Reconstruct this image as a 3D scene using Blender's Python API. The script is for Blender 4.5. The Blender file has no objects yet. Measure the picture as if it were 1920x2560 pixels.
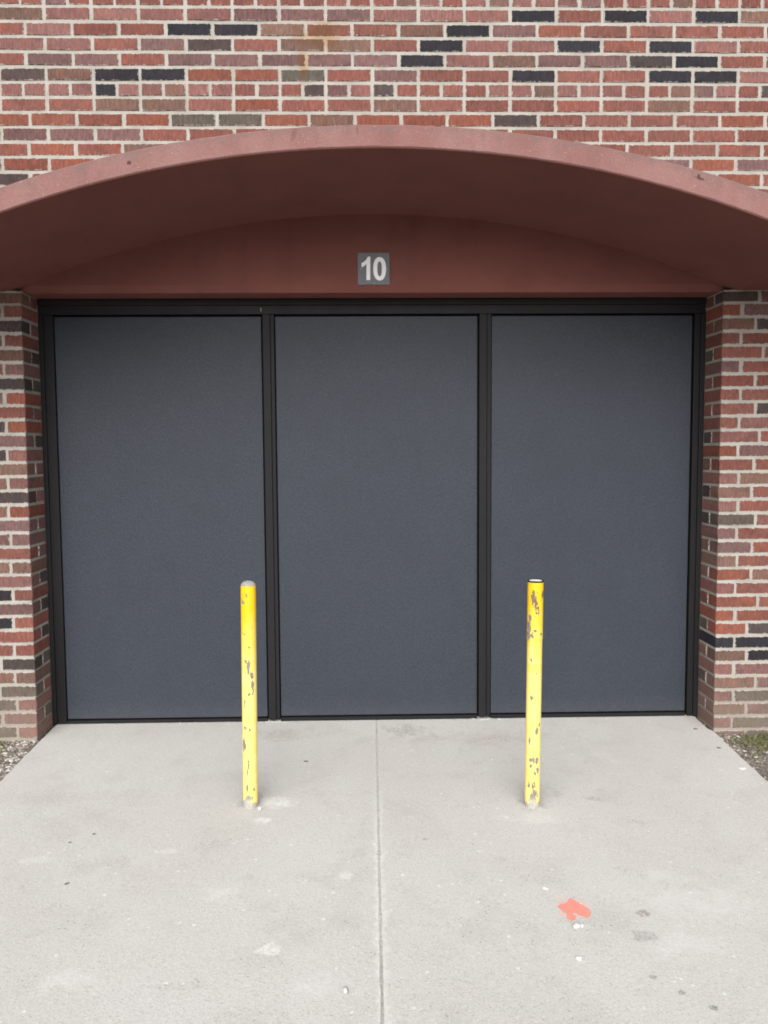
import bpy, bmesh, math, random
from mathutils import Vector, Matrix, noise

random.seed(11)
S = bpy.context.scene
COL = S.collection

# ------------------------------------------------------------------ camera
cam_d = bpy.data.cameras.new('camera')
cam = bpy.data.objects.new('camera', cam_d)
COL.objects.link(cam)
YAW, PITCH, ROLL = .0221, .0730, .0064
fwd = Vector((math.sin(YAW)*math.cos(PITCH), math.cos(YAW)*math.cos(PITCH), -math.sin(PITCH)))
rgt = Vector((math.cos(YAW), -math.sin(YAW), 0))
dwn = fwd.cross(rgt)
r2 = rgt*math.cos(ROLL) + dwn*math.sin(ROLL)
d2 = dwn*math.cos(ROLL) - rgt*math.sin(ROLL)
m = Matrix((r2, -d2, -fwd)).transposed().to_4x4()
m.translation = Vector((0, -4.0074, 1.395))
cam.matrix_world = m
cam_d.sensor_fit = 'VERTICAL'
cam_d.sensor_height = 36
cam_d.lens = 36*2070/2560
cam_d.clip_start = .05
cam_d.clip_end = 400
S.camera = cam

# ------------------------------------------------------------------ sky and sun (overcast)
SUN_EL, SUN_AZ = math.radians(38), math.radians(186)     # bright part of the cloud, behind the camera
world = bpy.data.worlds.new('World')
S.world = world
world.use_nodes = True
wn, wl = world.node_tree.nodes, world.node_tree.links
wn.clear()
sky = wn.new('ShaderNodeTexSky')
sky.sky_type = 'NISHITA'
sky.sun_disc = False
sky.sun_elevation = SUN_EL
sky.sun_rotation = SUN_AZ
sky.dust_density = 4
hsv = wn.new('ShaderNodeHueSaturation')
hsv.inputs['Saturation'].default_value = .22
bg = wn.new('ShaderNodeBackground')
bg.inputs['Strength'].default_value = .13
wo = wn.new('ShaderNodeOutputWorld')
wl.new(sky.outputs[0], hsv.inputs['Color'])
wl.new(hsv.outputs[0], bg.inputs['Color'])
wl.new(bg.outputs[0], wo.inputs['Surface'])

sun_d = bpy.data.lights.new('sun', 'SUN')
sun_d.energy = 1.5
sun_d.angle = math.radians(70)
sun_d.color = (1, .97, .93)
sun = bpy.data.objects.new('sun', sun_d)
COL.objects.link(sun)
sd = Vector((math.sin(SUN_AZ)*math.cos(SUN_EL), math.cos(SUN_AZ)*math.cos(SUN_EL), math.sin(SUN_EL)))
sun.rotation_euler = sd.to_track_quat('Z', 'Y').to_euler()

S.cycles.filter_width = 1.8          # a phone lens, not razor sharp
S.view_settings.view_transform = 'Standard'
S.view_settings.look = 'None'
S.view_settings.exposure = 0.62
S.view_settings.gamma = 1
S.view_settings.use_curve_mapping = False


# ------------------------------------------------------------------ helpers
def link(o, parent=None):
    COL.objects.link(o)
    if parent: o.parent = parent
    return o

def mesh(name, verts, faces, mat=None, smooth=False):
    me = bpy.data.meshes.new(name)
    me.from_pydata(verts, [], faces)
    me.update()
    if mat: me.materials.append(mat)
    if smooth:
        me.polygons.foreach_set('use_smooth', [True]*len(me.polygons))
    return me

def obj(name, me, parent=None, loc=(0, 0, 0), rot=(0, 0, 0)):
    o = bpy.data.objects.new(name, me)
    o.location = loc
    o.rotation_euler = rot
    return link(o, parent)

def tag(o, label=None, cat=None, group=None, kind=None):
    for k, v in (('label', label), ('category', cat), ('group', group), ('kind', kind)):
        if v: o[k] = v
    return o

def empty(name, loc=(0, 0, 0)):
    o = bpy.data.objects.new(name, None)
    o.location = loc
    o.empty_display_size = .1
    return link(o)

def bevel_box(name, x0, x1, y0, y1, z0, z1, mat, parent=None, bev=.003, seg=2):
    bm = bmesh.new()
    bmesh.ops.create_cube(bm, size=1)
    for v in bm.verts:
        v.co = Vector((x0 + (v.co.x+.5)*(x1-x0), y0 + (v.co.y+.5)*(y1-y0), z0 + (v.co.z+.5)*(z1-z0)))
    if bev:
        bmesh.ops.bevel(bm, geom=bm.edges[:], offset=bev, segments=seg, profile=.6, affect='EDGES')
    me = bpy.data.meshes.new(name)
    bm.to_mesh(me); bm.free()
    me.materials.append(mat)
    return obj(name, me, parent)

class NT:
    """small node-tree writer"""
    def __init__(s, name):
        s.mat = bpy.data.materials.new(name)
        s.mat.use_nodes = True
        s.n, s.l = s.mat.node_tree.nodes, s.mat.node_tree.links
        s.bsdf = s.n['Principled BSDF']
        s.pos = s.n.new('ShaderNodeNewGeometry').outputs['Position']
    def put(s, sock, v):
        if isinstance(v, bpy.types.NodeSocket): s.l.new(v, sock)
        elif v is not None:
            if isinstance(v, (tuple, list)) and len(v) == 3 and len(sock.default_value) == 4: v = (*v, 1)
            sock.default_value = v
    def math(s, op, a, b=None, c=None, clamp=False):
        n = s.n.new('ShaderNodeMath'); n.operation = op; n.use_clamp = clamp
        for i, v in enumerate((a, b, c)):
            if v is not None: s.put(n.inputs[i], v)
        return n.outputs[0]
    def noise(s, scale, detail=4, rough=.55, vec=None, stretch=None, dist=0):
        v = vec or s.pos
        if stretch:
            mp = s.n.new('ShaderNodeMapping'); mp.inputs['Scale'].default_value = stretch
            s.l.new(v, mp.inputs['Vector']); v = mp.outputs[0]
        n = s.n.new('ShaderNodeTexNoise')
        n.inputs['Scale'].default_value = scale; n.inputs['Detail'].default_value = detail
        n.inputs['Roughness'].default_value = rough; n.inputs['Distortion'].default_value = dist
        s.l.new(v, n.inputs['Vector'])
        return n.outputs['Fac']
    def voronoi(s, scale, out='Distance', rnd=1, stretch=None):
        v = s.pos
        if stretch:
            mp = s.n.new('ShaderNodeMapping'); mp.inputs['Scale'].default_value = stretch
            s.l.new(v, mp.inputs['Vector']); v = mp.outputs[0]
        n = s.n.new('ShaderNodeTexVoronoi')
        n.inputs['Scale'].default_value = scale; n.inputs['Randomness'].default_value = rnd
        s.l.new(v, n.inputs['Vector'])
        return n.outputs[out]
    def ramp(s, f, lo, hi, a=0., b=1., smooth=True):
        n = s.n.new('ShaderNodeMapRange')
        n.interpolation_type = 'SMOOTHSTEP' if smooth else 'LINEAR'
        s.put(n.inputs['Value'], f)
        n.inputs['From Min'].default_value = lo; n.inputs['From Max'].default_value = hi
        n.inputs['To Min'].default_value = a; n.inputs['To Max'].default_value = b
        return n.outputs['Result']
    def mix(s, f, a, b, mode='MIX'):
        n = s.n.new('ShaderNodeMix'); n.data_type = 'RGBA'; n.blend_type = mode
        s.put(n.inputs[0], f); s.put(n.inputs[6], a); s.put(n.inputs[7], b)
        return n.outputs[2]
    def xyz(s, v=None):
        n = s.n.new('ShaderNodeSeparateXYZ'); s.l.new(v or s.pos, n.inputs[0]); return n.outputs
    def attr(s, name, out='Fac', kind='GEOMETRY'):
        n = s.n.new('ShaderNodeAttribute'); n.attribute_name = name; n.attribute_type = kind; return n.outputs[out]
    def bump(s, h, strength=.4, dist=.002, prev=None):
        n = s.n.new('ShaderNodeBump')
        n.inputs['Strength'].default_value = strength; n.inputs['Distance'].default_value = dist
        s.put(n.inputs['Height'], h)
        if prev: s.l.new(prev, n.inputs['Normal'])
        return n.outputs[0]
    def blob(s, cx, cy, rx, ry, warp, ax=('x', 'y'), soft=.45, ang=0):
        """mask of one patch: a warped ellipse about a place in the world"""
        p = s.xyz(); idx = {'x': 0, 'y': 1, 'z': 2}
        dx = s.math('SUBTRACT', p[idx[ax[0]]], cx); dy = s.math('SUBTRACT', p[idx[ax[1]]], cy)
        if ang:
            c, sn = math.cos(ang), math.sin(ang)
            ex = s.math('MULTIPLY_ADD', dx, c, s.math('MULTIPLY', dy, sn))
            ey = s.math('MULTIPLY_ADD', dy, c, s.math('MULTIPLY', dx, -sn))
            dx, dy = ex, ey
        ex = s.math('DIVIDE', dx, rx); ey = s.math('DIVIDE', dy, ry)
        d = s.math('SQRT', s.math('ADD', s.math('MULTIPLY', ex, ex), s.math('MULTIPLY', ey, ey)))
        d = s.math('ADD', d, s.math('MULTIPLY', s.math('SUBTRACT', warp, .5), 1.5))
        return s.ramp(d, 1.0, 1.0-soft)
    def done(s, color, rough=.8, normal=None, metal=0, spec=.3):
        s.put(s.bsdf.inputs['Base Color'], color); s.put(s.bsdf.inputs['Roughness'], rough)
        s.bsdf.inputs['Metallic'].default_value = metal
        s.bsdf.inputs['Specular IOR Level'].default_value = spec
        if normal: s.l.new(normal, s.bsdf.inputs['Normal'])
        return s.mat

def srgb(r, g, b, k=1.):
    f = lambda c: (c/255/12.92 if c <= 10 else ((c/255+.055)/1.055)**2.4)*k
    return (f(r), f(g), f(b))


# ------------------------------------------------------------------ materials
def rust_stain(t):
    w = t.noise(14, 5, .65)
    m1 = t.blob(-.19, 3.325, .17, .10, w, ('x', 'z'), .8)
    m2 = t.blob(-.277, 3.20, .035, .10, w, ('x', 'z'), .7)
    return t.math('MAXIMUM', m1, m2)

MORTAR = (.375, .355, .323)
def brick_material(name, source):
    t = NT(name)
    if source == 'object':
        oi = t.n.new('ShaderNodeObjectInfo')
        base, width = oi.outputs['Color'], oi.outputs['Alpha']
    else:
        base, width = t.attr('tone', 'Color'), None
    # drag marks of the wire-cut face: fine, nearly vertical
    drag = t.noise(120, 3, .6, stretch=(1, 1, .22), dist=.4)
    patch = t.noise(13, 4, .6)
    pore = t.voronoi(170)
    cool = t.mix(t.ramp(patch, .50, .70, 0, .75), base, t.mix(1, base, (.72, .76, .80), 'MULTIPLY'))
    warm = t.mix(t.ramp(patch, .48, .32, 0, .8), cool, t.mix(1, base, (1.15, 1.0, .88), 'MULTIPLY'))
    c = t.mix(t.ramp(drag, .40, .66, 0, .62), warm, t.mix(1, warm, (.55, .60, .64), 'MULTIPLY'))
    c = t.mix(t.ramp(drag, .46, .28, 0, .42), c, t.mix(1, base, (1.45, 1.5, 1.5), 'MULTIPLY'))
    grit = t.noise(230, 3, .75)
    c = t.mix(t.ramp(grit, .56, .72, 0, .45), c, t.mix(1, base, (.45, .48, .5), 'MULTIPLY'))
    c = t.mix(t.ramp(t.noise(28, 5, .7), .56, .70, 0, .5), c, t.mix(1, base, (.60, .66, .70), 'MULTIPLY'))
    c = t.mix(t.ramp(pore, .20, .10, 0, .35), c, (.05, .035, .03))
    # rust wash from above
    c = t.mix(t.math('MULTIPLY', rust_stain(t), .68), c, (.115, .055, .026))
    # splash dirt near the soil
    z = t.xyz()[2]
    dirt = t.math('MULTIPLY', t.ramp(t.math('ADD', z, t.math('MULTIPLY', patch, .12)), .40, .10), .38)
    c = t.mix(dirt, c, (.24, .195, .16))
    if width is not None:                       # mortar smeared over the arrises
        tc = t.n.new('ShaderNodeTexCoord')
        o = t.xyz(tc.outputs['Object'])
        ex = t.math('SUBTRACT', t.math('MULTIPLY', width, .5), t.math('ABSOLUTE', o[0]))
        ez = t.math('SUBTRACT', .0274, t.math('ABSOLUTE', o[2]))
        e = t.math('MINIMUM', ex, ez)
        rag = t.noise(55, 4, .7)
        edge = t.math('ADD', e, t.math('MULTIPLY', t.math('SUBTRACT', rag, .56), .026))
        sm = t.ramp(edge, .0014, -.0006)
        nrm = t.n.new('ShaderNodeNewGeometry')
        facing = t.ramp(t.xyz(nrm.outputs['True Normal'])[1], -.3, -.6)
        c = t.mix(t.math('MULTIPLY', sm, facing), c, MORTAR)
    n = t.bump(drag, .55, .004)
    n = t.bump(pore, .25, .002, n)
    return t.done(c, .9, n, spec=.15)

M_BRICK = brick_material('brick_face', 'object')
M_BRICK_FAR = brick_material('brick_face_joined', 'attr')

def mortar_material():
    t = NT('mortar')
    a = t.noise(9, 5); b = t.noise(160, 3, .7)
    c = t.mix(t.ramp(a, .35, .7), (.400, .378, .345), (.322, .302, .270))
    c = t.mix(t.ramp(b, .5, .75, 0, .35), c, (.32, .29, .25))
    c = t.mix(t.math('MULTIPLY', rust_stain(t), .65), c, (.34, .19, .075))
    z = t.xyz()[2]
    dirt = t.math('MULTIPLY', t.ramp(t.math('ADD', z, t.math('MULTIPLY', a, .2)), .52, .16), .65)
    c = t.mix(dirt, c, (.27, .23, .195))
    n = t.bump(b, .5, .003)
    return t.done(c, .95, n, spec=.1)
M_MORTAR = mortar_material()

def hood_material():
    t = NT('painted_concrete')
    a = t.noise(3.2, 5, .6); b = t.noise(45, 4, .65); g = t.noise(320, 2, .6)
    streak = t.noise(9, 4, .6, stretch=(1, .3, .12))
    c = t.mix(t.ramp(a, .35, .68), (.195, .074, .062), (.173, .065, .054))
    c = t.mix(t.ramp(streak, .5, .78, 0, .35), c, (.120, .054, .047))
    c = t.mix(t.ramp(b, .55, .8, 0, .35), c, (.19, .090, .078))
    # exposed face: weather-bleached and chipped, also painted lighter for its stronger light
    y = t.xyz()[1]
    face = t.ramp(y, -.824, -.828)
    lit_bleach = t.math('MULTIPLY', face, t.ramp(t.noise(6, 4, .6, stretch=(1, 1, .5)), .2, .75, .25, .55))
    c = t.mix(lit_bleach, c, (.31, .200, .190))
    blot = t.noise(16, 6, .72); gr2 = t.noise(130, 3, .75)
    c = t.mix(t.math('MULTIPLY', face, t.ramp(blot, .50, .68, 0, .42)), c, (.20, .105, .096))
    c = t.mix(t.math('MULTIPLY', face, t.ramp(gr2, .54, .70, 0, .45)), c, (.14, .07, .064))
    c = t.mix(t.math('MULTIPLY', face, t.ramp(gr2, .44, .30, 0, .40)), c, (.38, .25, .235))
    pp = t.xyz()
    ddx = t.math('SUBTRACT', pp[0], .066); ddz = t.math('ADD', pp[2], 1.855)
    rad = t.math('SQRT', t.math('ADD', t.math('MULTIPLY', ddx, ddx), t.math('MULTIPLY', ddz, ddz)))
    grime = t.ramp(t.math('ADD', rad, t.math('MULTIPLY', t.math('SUBTRACT', blot, .5), .14)), 4.425, 4.475)
    c = t.mix(t.math('MULTIPLY', t.math('MULTIPLY', grime, face), t.ramp(gr2, .35, .6, .25, .75)), c, (.155, .115, .108))
    sk = t.math('MAXIMUM', t.blob(-.255, 2.575, .016, .040, blot, ('x', 'z'), .9, -.25), t.blob(-.02, 2.585, .007, .03, blot, ('x', 'z'), .9))
    c = t.mix(t.math('MULTIPLY', t.math('MULTIPLY', sk, face), .55), c, (.12, .07, .068))
    fleck = t.ramp(t.voronoi(38), .075, .05)
    c = t.mix(t.math('MULTIPLY', fleck, t.math('MULTIPLY', face, .5)), c, (.55, .5, .47))
    sp = t.noise(90, 3, .8)
    d1 = t.blob(-.867, 2.469, .010, .010, sp, ('x', 'z'))
    d2_ = t.blob(1.27, 2.414, .022, .006, sp, ('x', 'z'), ang=-.3)
    d3 = t.blob(1.266, 2.42, .006, .016, sp, ('x', 'z'), ang=.3)
    d = t.math('MULTIPLY', face, t.math('MAXIMUM', d1, t.math('MAXIMUM', d2_, d3)))
    c = t.mix(t.math('MULTIPLY', d, .85), c, (.06, .028, .028))
    n = t.bump(g, .35, .0015)
    n = t.bump(b, .25, .004, n)
    return t.done(c, .85, n, spec=.2)
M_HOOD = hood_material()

def frame_material():
    t = NT('dark_bronze_frame')
    a = t.noise(6, 4, .6, stretch=(1, 1, .4)); b = t.noise(260, 2)
    c = t.mix(t.ramp(a, .3, .75), (.0125, .0122, .0135), (.0165, .0158, .0168))
    c = t.mix(t.ramp(b, .55, .8, 0, .25), c, (.045, .042, .041))
    r = t.ramp(a, .3, .8, .5, .68)
    return t.done(c, r, t.bump(b, .12, .0008), spec=.16)
M_FRAME = frame_material()

def gap_material():
    t = NT('near_black')  # near-black tone behind the panel gaps and on the pipe rim
    return t.done(t.mix(t.noise(30), (.012, .012, .014), (.02, .02, .023)), .9, spec=.1)
M_GAP = gap_material()

def panel_material():
    # stucco-embossed sheet, painted blue-grey
    t = NT('embossed_sheet')
    big = t.noise(1.6, 5, .62)
    mid = t.noise(18, 4, .6, stretch=(1, 1, .6))
    emb = t.voronoi(115, 'Distance', .7, stretch=(1, 1, .9))
    fine = t.noise(260, 2, .7)
    c = t.mix(t.ramp(big, .3, .7), (.026, .0325, .0465), (.032, .0395, .0545))
    c = t.mix(t.ramp(mid, .45, .7, 0, .45), c, (.036, .042, .055))
    c = t.mix(t.ramp(emb, .22, .58, 0, .50), c, (.016, .020, .029))
    weave = t.math('MAXIMUM', t.noise(190, 2, .6, stretch=(1, 1, .35)), t.noise(190, 2, .6, stretch=(.35, 1, 1)))
    c = t.mix(t.ramp(weave, .46, .66, 0, .50), c, (.041, .050, .068))
    c = t.mix(t.ramp(t.noise(3.5, 5, .65), .45, .68, 0, .30), c, (.022, .027, .037))
    c = t.mix(t.ramp(fine, .55, .8, 0, .35), c, (.054, .063, .080))
    scuff = t.ramp(t.noise(7, 5, .75), .66, .80, 0, .35)
    c = t.mix(scuff, c, (.06, .066, .082))
    z = t.xyz()[2]
    dust = t.math('MULTIPLY', t.ramp(t.math('ADD', z, t.math('MULTIPLY', mid, .12)), .20, .03), .12)
    c = t.mix(dust, c, (.16, .157, .155))
    n = t.bump(emb, .45, .003)
    n = t.bump(fine, .3, .0012, n)
    return t.done(c, .58, n, spec=.35)
M_PANEL = panel_material()

def concrete_material():
    t = NT('concrete')
    big = t.noise(1.1, 5, .6); mid = t.noise(5.5, 5, .65); warp = t.math('MULTIPLY_ADD', t.math('SUBTRACT', t.noise(14, 6, .75), .5), 2.6, .5)
    g1 = t.noise(150, 3, .75); g2 = t.noise(60, 3, .7)
    v1 = t.voronoi(105, 'Color'); v1d = t.voronoi(105)
    v2 = t.voronoi(42, 'Color'); v2d = t.voronoi(42)
    c = t.mix(t.ramp(big, .32, .7), (.505, .497, .478), (.474, .460, .436))
    c = t.mix(t.ramp(mid, .48, .70, 0, .42), c, (.40, .387, .362))
    c = t.mix(t.ramp(mid, .42, .22, 0, .35), c, (.50, .49, .465))
    c = t.mix(t.ramp(g2, .55, .78, 0, .30), c, (.33, .32, .30))
    c = t.mix(t.ramp(g1, .52, .70, 0, .55), c, (.25, .24, .225))
    c = t.mix(t.ramp(g1, .45, .28, 0, .55), c, (.64, .63, .605))
    # exposed aggregate: pale and dark grains
    k = t.xyz(v1)
    pale = t.math('MULTIPLY', t.math('GREATER_THAN', k[0], .93), t.ramp(v1d, .42, .30))
    dark = t.math('MULTIPLY', t.math('MULTIPLY', t.math('GREATER_THAN', k[1], .95), t.ramp(v1d, .36, .24)), t.ramp(mid, .45, .62, .15, 1))
    y = t.xyz()[1]
    worn = t.ramp(y, -.2, -1.0, .15, 1)              # the grit is polished off only away from the door
    c = t.mix(t.math('MULTIPLY', pale, t.math('MULTIPLY', worn, .32)), c, (.68, .67, .65))
    c = t.mix(t.math('MULTIPLY', dark, t.math('MULTIPLY', worn, .6)), c, (.13, .12, .115))
    k2 = t.xyz(v2)
    pale2 = t.math('MULTIPLY', t.math('GREATER_THAN', k2[0], .965), t.ramp(t.math('ADD', v2d, t.math('MULTIPLY', warp, .25)), .42, .28))
    c = t.mix(t.math('MULTIPLY', pale2, .6), c, (.68, .67, .65))
    # stains, scuffs, lime bloom and painted bollard contact shade, each where it lies
    crumb = t.ramp(t.noise(75, 5, .8), .40, .60, .25, 1)
    def st(mask, col, f): 
        nonlocal c
        c = t.mix(t.math('MULTIPLY', t.math('MULTIPLY', mask, crumb), f), c, col)
    st(t.blob(.19, .06, .14, .10, warp, soft=.8), (.22, .21, .19), .55)
    st(t.blob(-.42, .03, .22, .10, warp, soft=.9), (.30, .26, .22), .45)
    st(t.blob(.55, -.05, .55, .12, warp, soft=.9), (.34, .29, .245), .40)
    st(t.blob(-1.2, -.62, .45, .10, warp, soft=.9), (.34, .30, .255), .30)
    st(t.blob(-.74, -1.06, .045, .02, warp, soft=.5), (.62, .61, .59), .6)
    st(t.blob(-.39, -.69, .09, .06, warp, soft=.8), (.70, .70, .69), .75)
    st(t.blob(-.42, -.83, .05, .04, warp, soft=.8), (.70, .70, .69), .7)
    st(t.blob(.66, -.86, .14, .05, warp, soft=.9), (.62, .61, .59), .5)
    st(t.blob(-.475, -.70, .075, .06, warp, soft=.9), (.24, .23, .215), .5)  # contact shade painted round the domed bollard's foot
    st(t.blob(.665, -.75, .085, .06, warp, soft=.9), (.24, .23, .215), .55)  # same painted shade at the foot of the right bollard
    st(t.blob(.93, -.70, .055, .022, warp, soft=.8, ang=-.6), (.24, .23, .215), .55)
    st(t.blob(.79, -.66, .02, .05, warp, soft=.8), (.27, .26, .24), .45)
    st(t.blob(.98, -.62, .03, .016, warp, soft=.8, ang=.5), (.27, .26, .24), .5)
    st(t.blob(1.05, -.90, .045, .035, warp, soft=.8, ang=-.6), (.25, .24, .23), .5)
    st(t.blob(.88, -1.48, .028, .022, warp, soft=.5), (.17, .12, .095), .8)
    st(t.blob(.843, -1.60, .05, .03, warp, soft=.35), (.27, .265, .255), .8)
    st(t.blob(.662, -1.445, .066, .066, warp, soft=.7), (.70, .36, .315), .8)
    st(t.blob(.662, -1.36, .012, .06, warp, soft=.9), (.64, .42, .39), .55)
    st(t.blob(1.06, -1.42, .22, .10, warp, soft=.9), (.60, .60, .59), .5)
    st(t.blob(.94, -1.64, .16, .08, warp, soft=.9), (.60, .60, .59), .45)
    st(t.blob(1.02, -1.27, .12, .07, warp, soft=.9), (.60, .60, .59), .4)
    st(t.blob(1.10, -.30, .10, .05, warp, soft=.9, ang=-.9), (.56, .55, .54), .45)
    st(t.blob(-.3, -1.63, .04, .03, warp, soft=.5), (.68, .67, .65), .75)
    st(t.blob(-.08, -1.24, .03, .03, warp, soft=.6), (.68, .67, .65), .6)
    st(t.blob(-.5, -1.33, .07, .05, warp, soft=.8), (.64, .63, .61), .55)
    st(t.blob(-.85, -1.75, .12, .06, warp, soft=.9), (.62, .61, .595), .5)
    st(t.blob(-1.2, -1.1, .08, .03, warp, soft=.8), (.64, .63, .62), .5)
    st(t.blob(-.15, -1.80, .10, .06, warp, soft=.9), (.64, .63, .62), .5)
    st(t.blob(.213, -1.0, .014, .01, warp, soft=.5), (.20, .17, .15), .7)
    st(t.blob(.86, -1.845, .014, .012, warp, soft=.4), (.12, .11, .105), .8)
    st(t.blob(.925, -1.905, .018, .014, warp, soft=.4), (.15, .14, .135), .8)
    st(t.blob(.80, -1.78, .016, .014, warp, soft=.5), (.22, .18, .16), .6)
    # lime and spalling along the centre joint
    x = t.xyz()[0]
    off = t.math('ABSOLUTE', t.math('SUBTRACT', x, t.math('MULTIPLY_ADD', y, .0061, .0455)))
    near = t.math('MULTIPLY', crumb, t.ramp(t.math('ADD', off, t.math('MULTIPLY', t.math('SUBTRACT', warp, .5), .035)), .026, .006))
    c = t.mix(t.math('MULTIPLY', near, t.ramp(y, -.35, -1.1, .08, .60)), c, (.66, .655, .645))
    h = t.math('ADD', t.math('MULTIPLY', g1, .6), g2)
    n = t.bump(h, .55, .003)
    n = t.bump(v1d, .12, .002, n)
    return t.done(c, .9, n, spec=.2)
M_CONC = concrete_material()

def joint_material():
    t = NT('joint_grit')
    a = t.noise(80, 4, .7)
    return t.done(t.mix(t.ramp(a, .4, .65), (.45, .435, .415), (.34, .325, .305)), .95, t.bump(a, .8, .004), spec=.1)
M_JOINT = joint_material()

def soil_material():
    t = NT('soil')
    a = t.noise(9, 5, .65); b = t.noise(70, 4, .7); g = t.noise(210, 3, .7)
    c = t.mix(t.ramp(a, .35, .65), (.20, .175, .15), (.135, .118, .10))
    c = t.mix(t.ramp(b, .5, .72, 0, .6), c, (.085, .072, .06))
    c = t.mix(t.ramp(b, .44, .28, 0, .55), c, (.34, .31, .275))
    c = t.mix(t.ramp(g, .6, .75, 0, .5), c, (.42, .40, .37))
    w = t.noise(18, 4, .7)
    c = t.mix(t.math('MULTIPLY', t.blob(-1.70, -.30, .07, .10, w, soft=.8), .6), c, (.33, .265, .20))
    return t.done(c, .97, t.bump(b, 1, .012), spec=.1)
M_SOIL = soil_material()

def attr_material(name, rough=.9, vary=.25, scale=120, spec=.2):
    t = NT(name)
    base = t.attr('tone', 'Color')
    n = t.noise(scale, 3, .65)
    c = t.mix(t.ramp(n, .4, .75, 0, vary), base, t.mix(.7, base, (.02, .02, .02)))
    return t.done(c, rough, t.bump(n, .3, .002), spec=spec)
M_PEBBLE = attr_material('pebbles', .9)
M_BLADE = attr_material('grass_blade', .75, .2)

def flat_material(name, col, var=.2, rough=.8, scale=60, spec=.25, bump=.2):
    t = NT(name)
    n = t.noise(scale, 4, .65)
    c = t.mix(t.ramp(n, .35, .75, 0, 1), col, tuple(v*(1-var) for v in col))
    return t.done(c, rough, t.bump(n, bump, .002), spec=spec)
M_WHITE_STONE = flat_material('white_stone', (.62, .61, .59), .25)
M_GREY_STONE = flat_material('grey_stone', (.50, .49, .47), .3)
M_LEAF = flat_material('dead_leaf', (.13, .095, .075), .4)
M_SIGN = flat_material('sign_plate', (.165, .178, .20), .12, .5, 40)
M_DIGIT = flat_material('sign_digit', (.94, .95, .97), .01, .5, 60, bump=.02)
M_RIVET = flat_material('rivet', (.45, .45, .46), .2, .4)
M_SEALANT = flat_material('sealant', (.42, .41, .40), .3)
M_DOME = flat_material('cast_concrete_cap', (.33, .315, .295), .35, .9, 150, bump=.5)
M_CUP = flat_material('pale_infill', (.78, .77, .75), .12, .8, 90)

def splash_material():
    t = NT('marking_paint')
    n = t.noise(45, 4, .7); f = t.noise(190, 3, .7)
    c = t.mix(t.ramp(n, .35, .7), (.80, .255, .205), (.83, .295, .23))
    c = t.mix(t.ramp(f, .60, .78, 0, .5), c, (.62, .42, .38))
    cover = t.math('ADD', t.attr('cover'), t.math('MULTIPLY', t.math('SUBTRACT', t.noise(120, 5, .75), .5), 1.6))
    a = t.math('MULTIPLY', t.ramp(cover, .25, .75), t.ramp(f, .70, .56, .55, .96))
    t.put(t.bsdf.inputs['Alpha'], a)
    return t.done(c, .8, t.bump(f, .5, .002), spec=.2)
M_SPLASH = splash_material()

def bollard_material():
    t = NT('chipped_yellow_paint')
    chip, rust, fade = t.attr('chip'), t.attr('rust'), t.attr('fade')
    a = t.noise(30, 4, .65); f = t.noise(220, 3, .7)
    fresh = t.mix(t.ramp(a, .3, .7), (.78, .515, .015), (.74, .47, .014))
    old = t.mix(t.ramp(a, .3, .7), (.80, .675, .225), (.77, .625, .17))
    c = t.mix(fade, fresh, old)
    c = t.mix(t.ramp(f, .62, .8, 0, .35), c, (.55, .45, .2))
    steel = t.mix(t.ramp(f, .4, .65), (.27, .24, .19), (.17, .155, .125))
    steel = t.mix(rust, steel, (.15, .075, .045))
    steel = t.mix(t.attr('base'), steel, t.mix(t.ramp(f, .4, .6), (.44, .42, .395), (.33, .31, .285)))
    c = t.mix(t.ramp(chip, .42, .58), c, steel)
    r = t.ramp(chip, .4, .6, .42, .8)
    n = t.bump(t.math('SUBTRACT', 1, t.ramp(chip, .35, .65)), .6, .0015)
    return t.done(c, r, n, spec=.35)
M_YELLOW = bollard_material()


# ------------------------------------------------------------------ measures (metres)
CH = .0677                       # course height
JT = .0128                       # joint
BH = CH - JT                     # brick height
L = .2158                        # stretcher + joint
XL, XR = -1.6179, 1.7260         # faces of the two reveals
ZTOP = 2.158                     # underside of the lintel
def zc(i): return (31 - i)*CH - CH/2             # centre of the course whose top joint is i
X0 = -1.4642                     # a perpend of the even courses
IN_C, IN_R = (.055, -1.745), 4.270               # intrados circle in x-z
OUT_C, OUT_R = (.066, -1.855), 4.465             # extrados circle
HOOD_Y = -.83
def z_in(x):
    d = x - IN_C[0]
    return max(ZTOP, IN_C[1] + math.sqrt(max(IN_R**2 - d*d, 0)))
def z_out(x):
    d = x - OUT_C[0]
    return max(ZTOP + .13, OUT_C[1] + math.sqrt(max(OUT_R**2 - d*d, 0)))

TONE = {  # fired-clay colours
    'r': (.216, .088, .071), 'R': (.228, .084, .060), 'p': (.222, .108, .096), 'm': (.178, .100, .094),
    'b': (.182, .106, .084), 'g': (.122, .100, .080), 'x': (.078, .060, .058), 'k': (.033, .031, .037)}
def tone(ch, rnd):
    c = TONE[ch]
    k = rnd.uniform(.80, 1.08); h = rnd.uniform(-.045, .045)
    return (c[0]*k*(1+h*.3), c[1]*k*(1-h), c[2]*k*(1-h*1.2))

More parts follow.
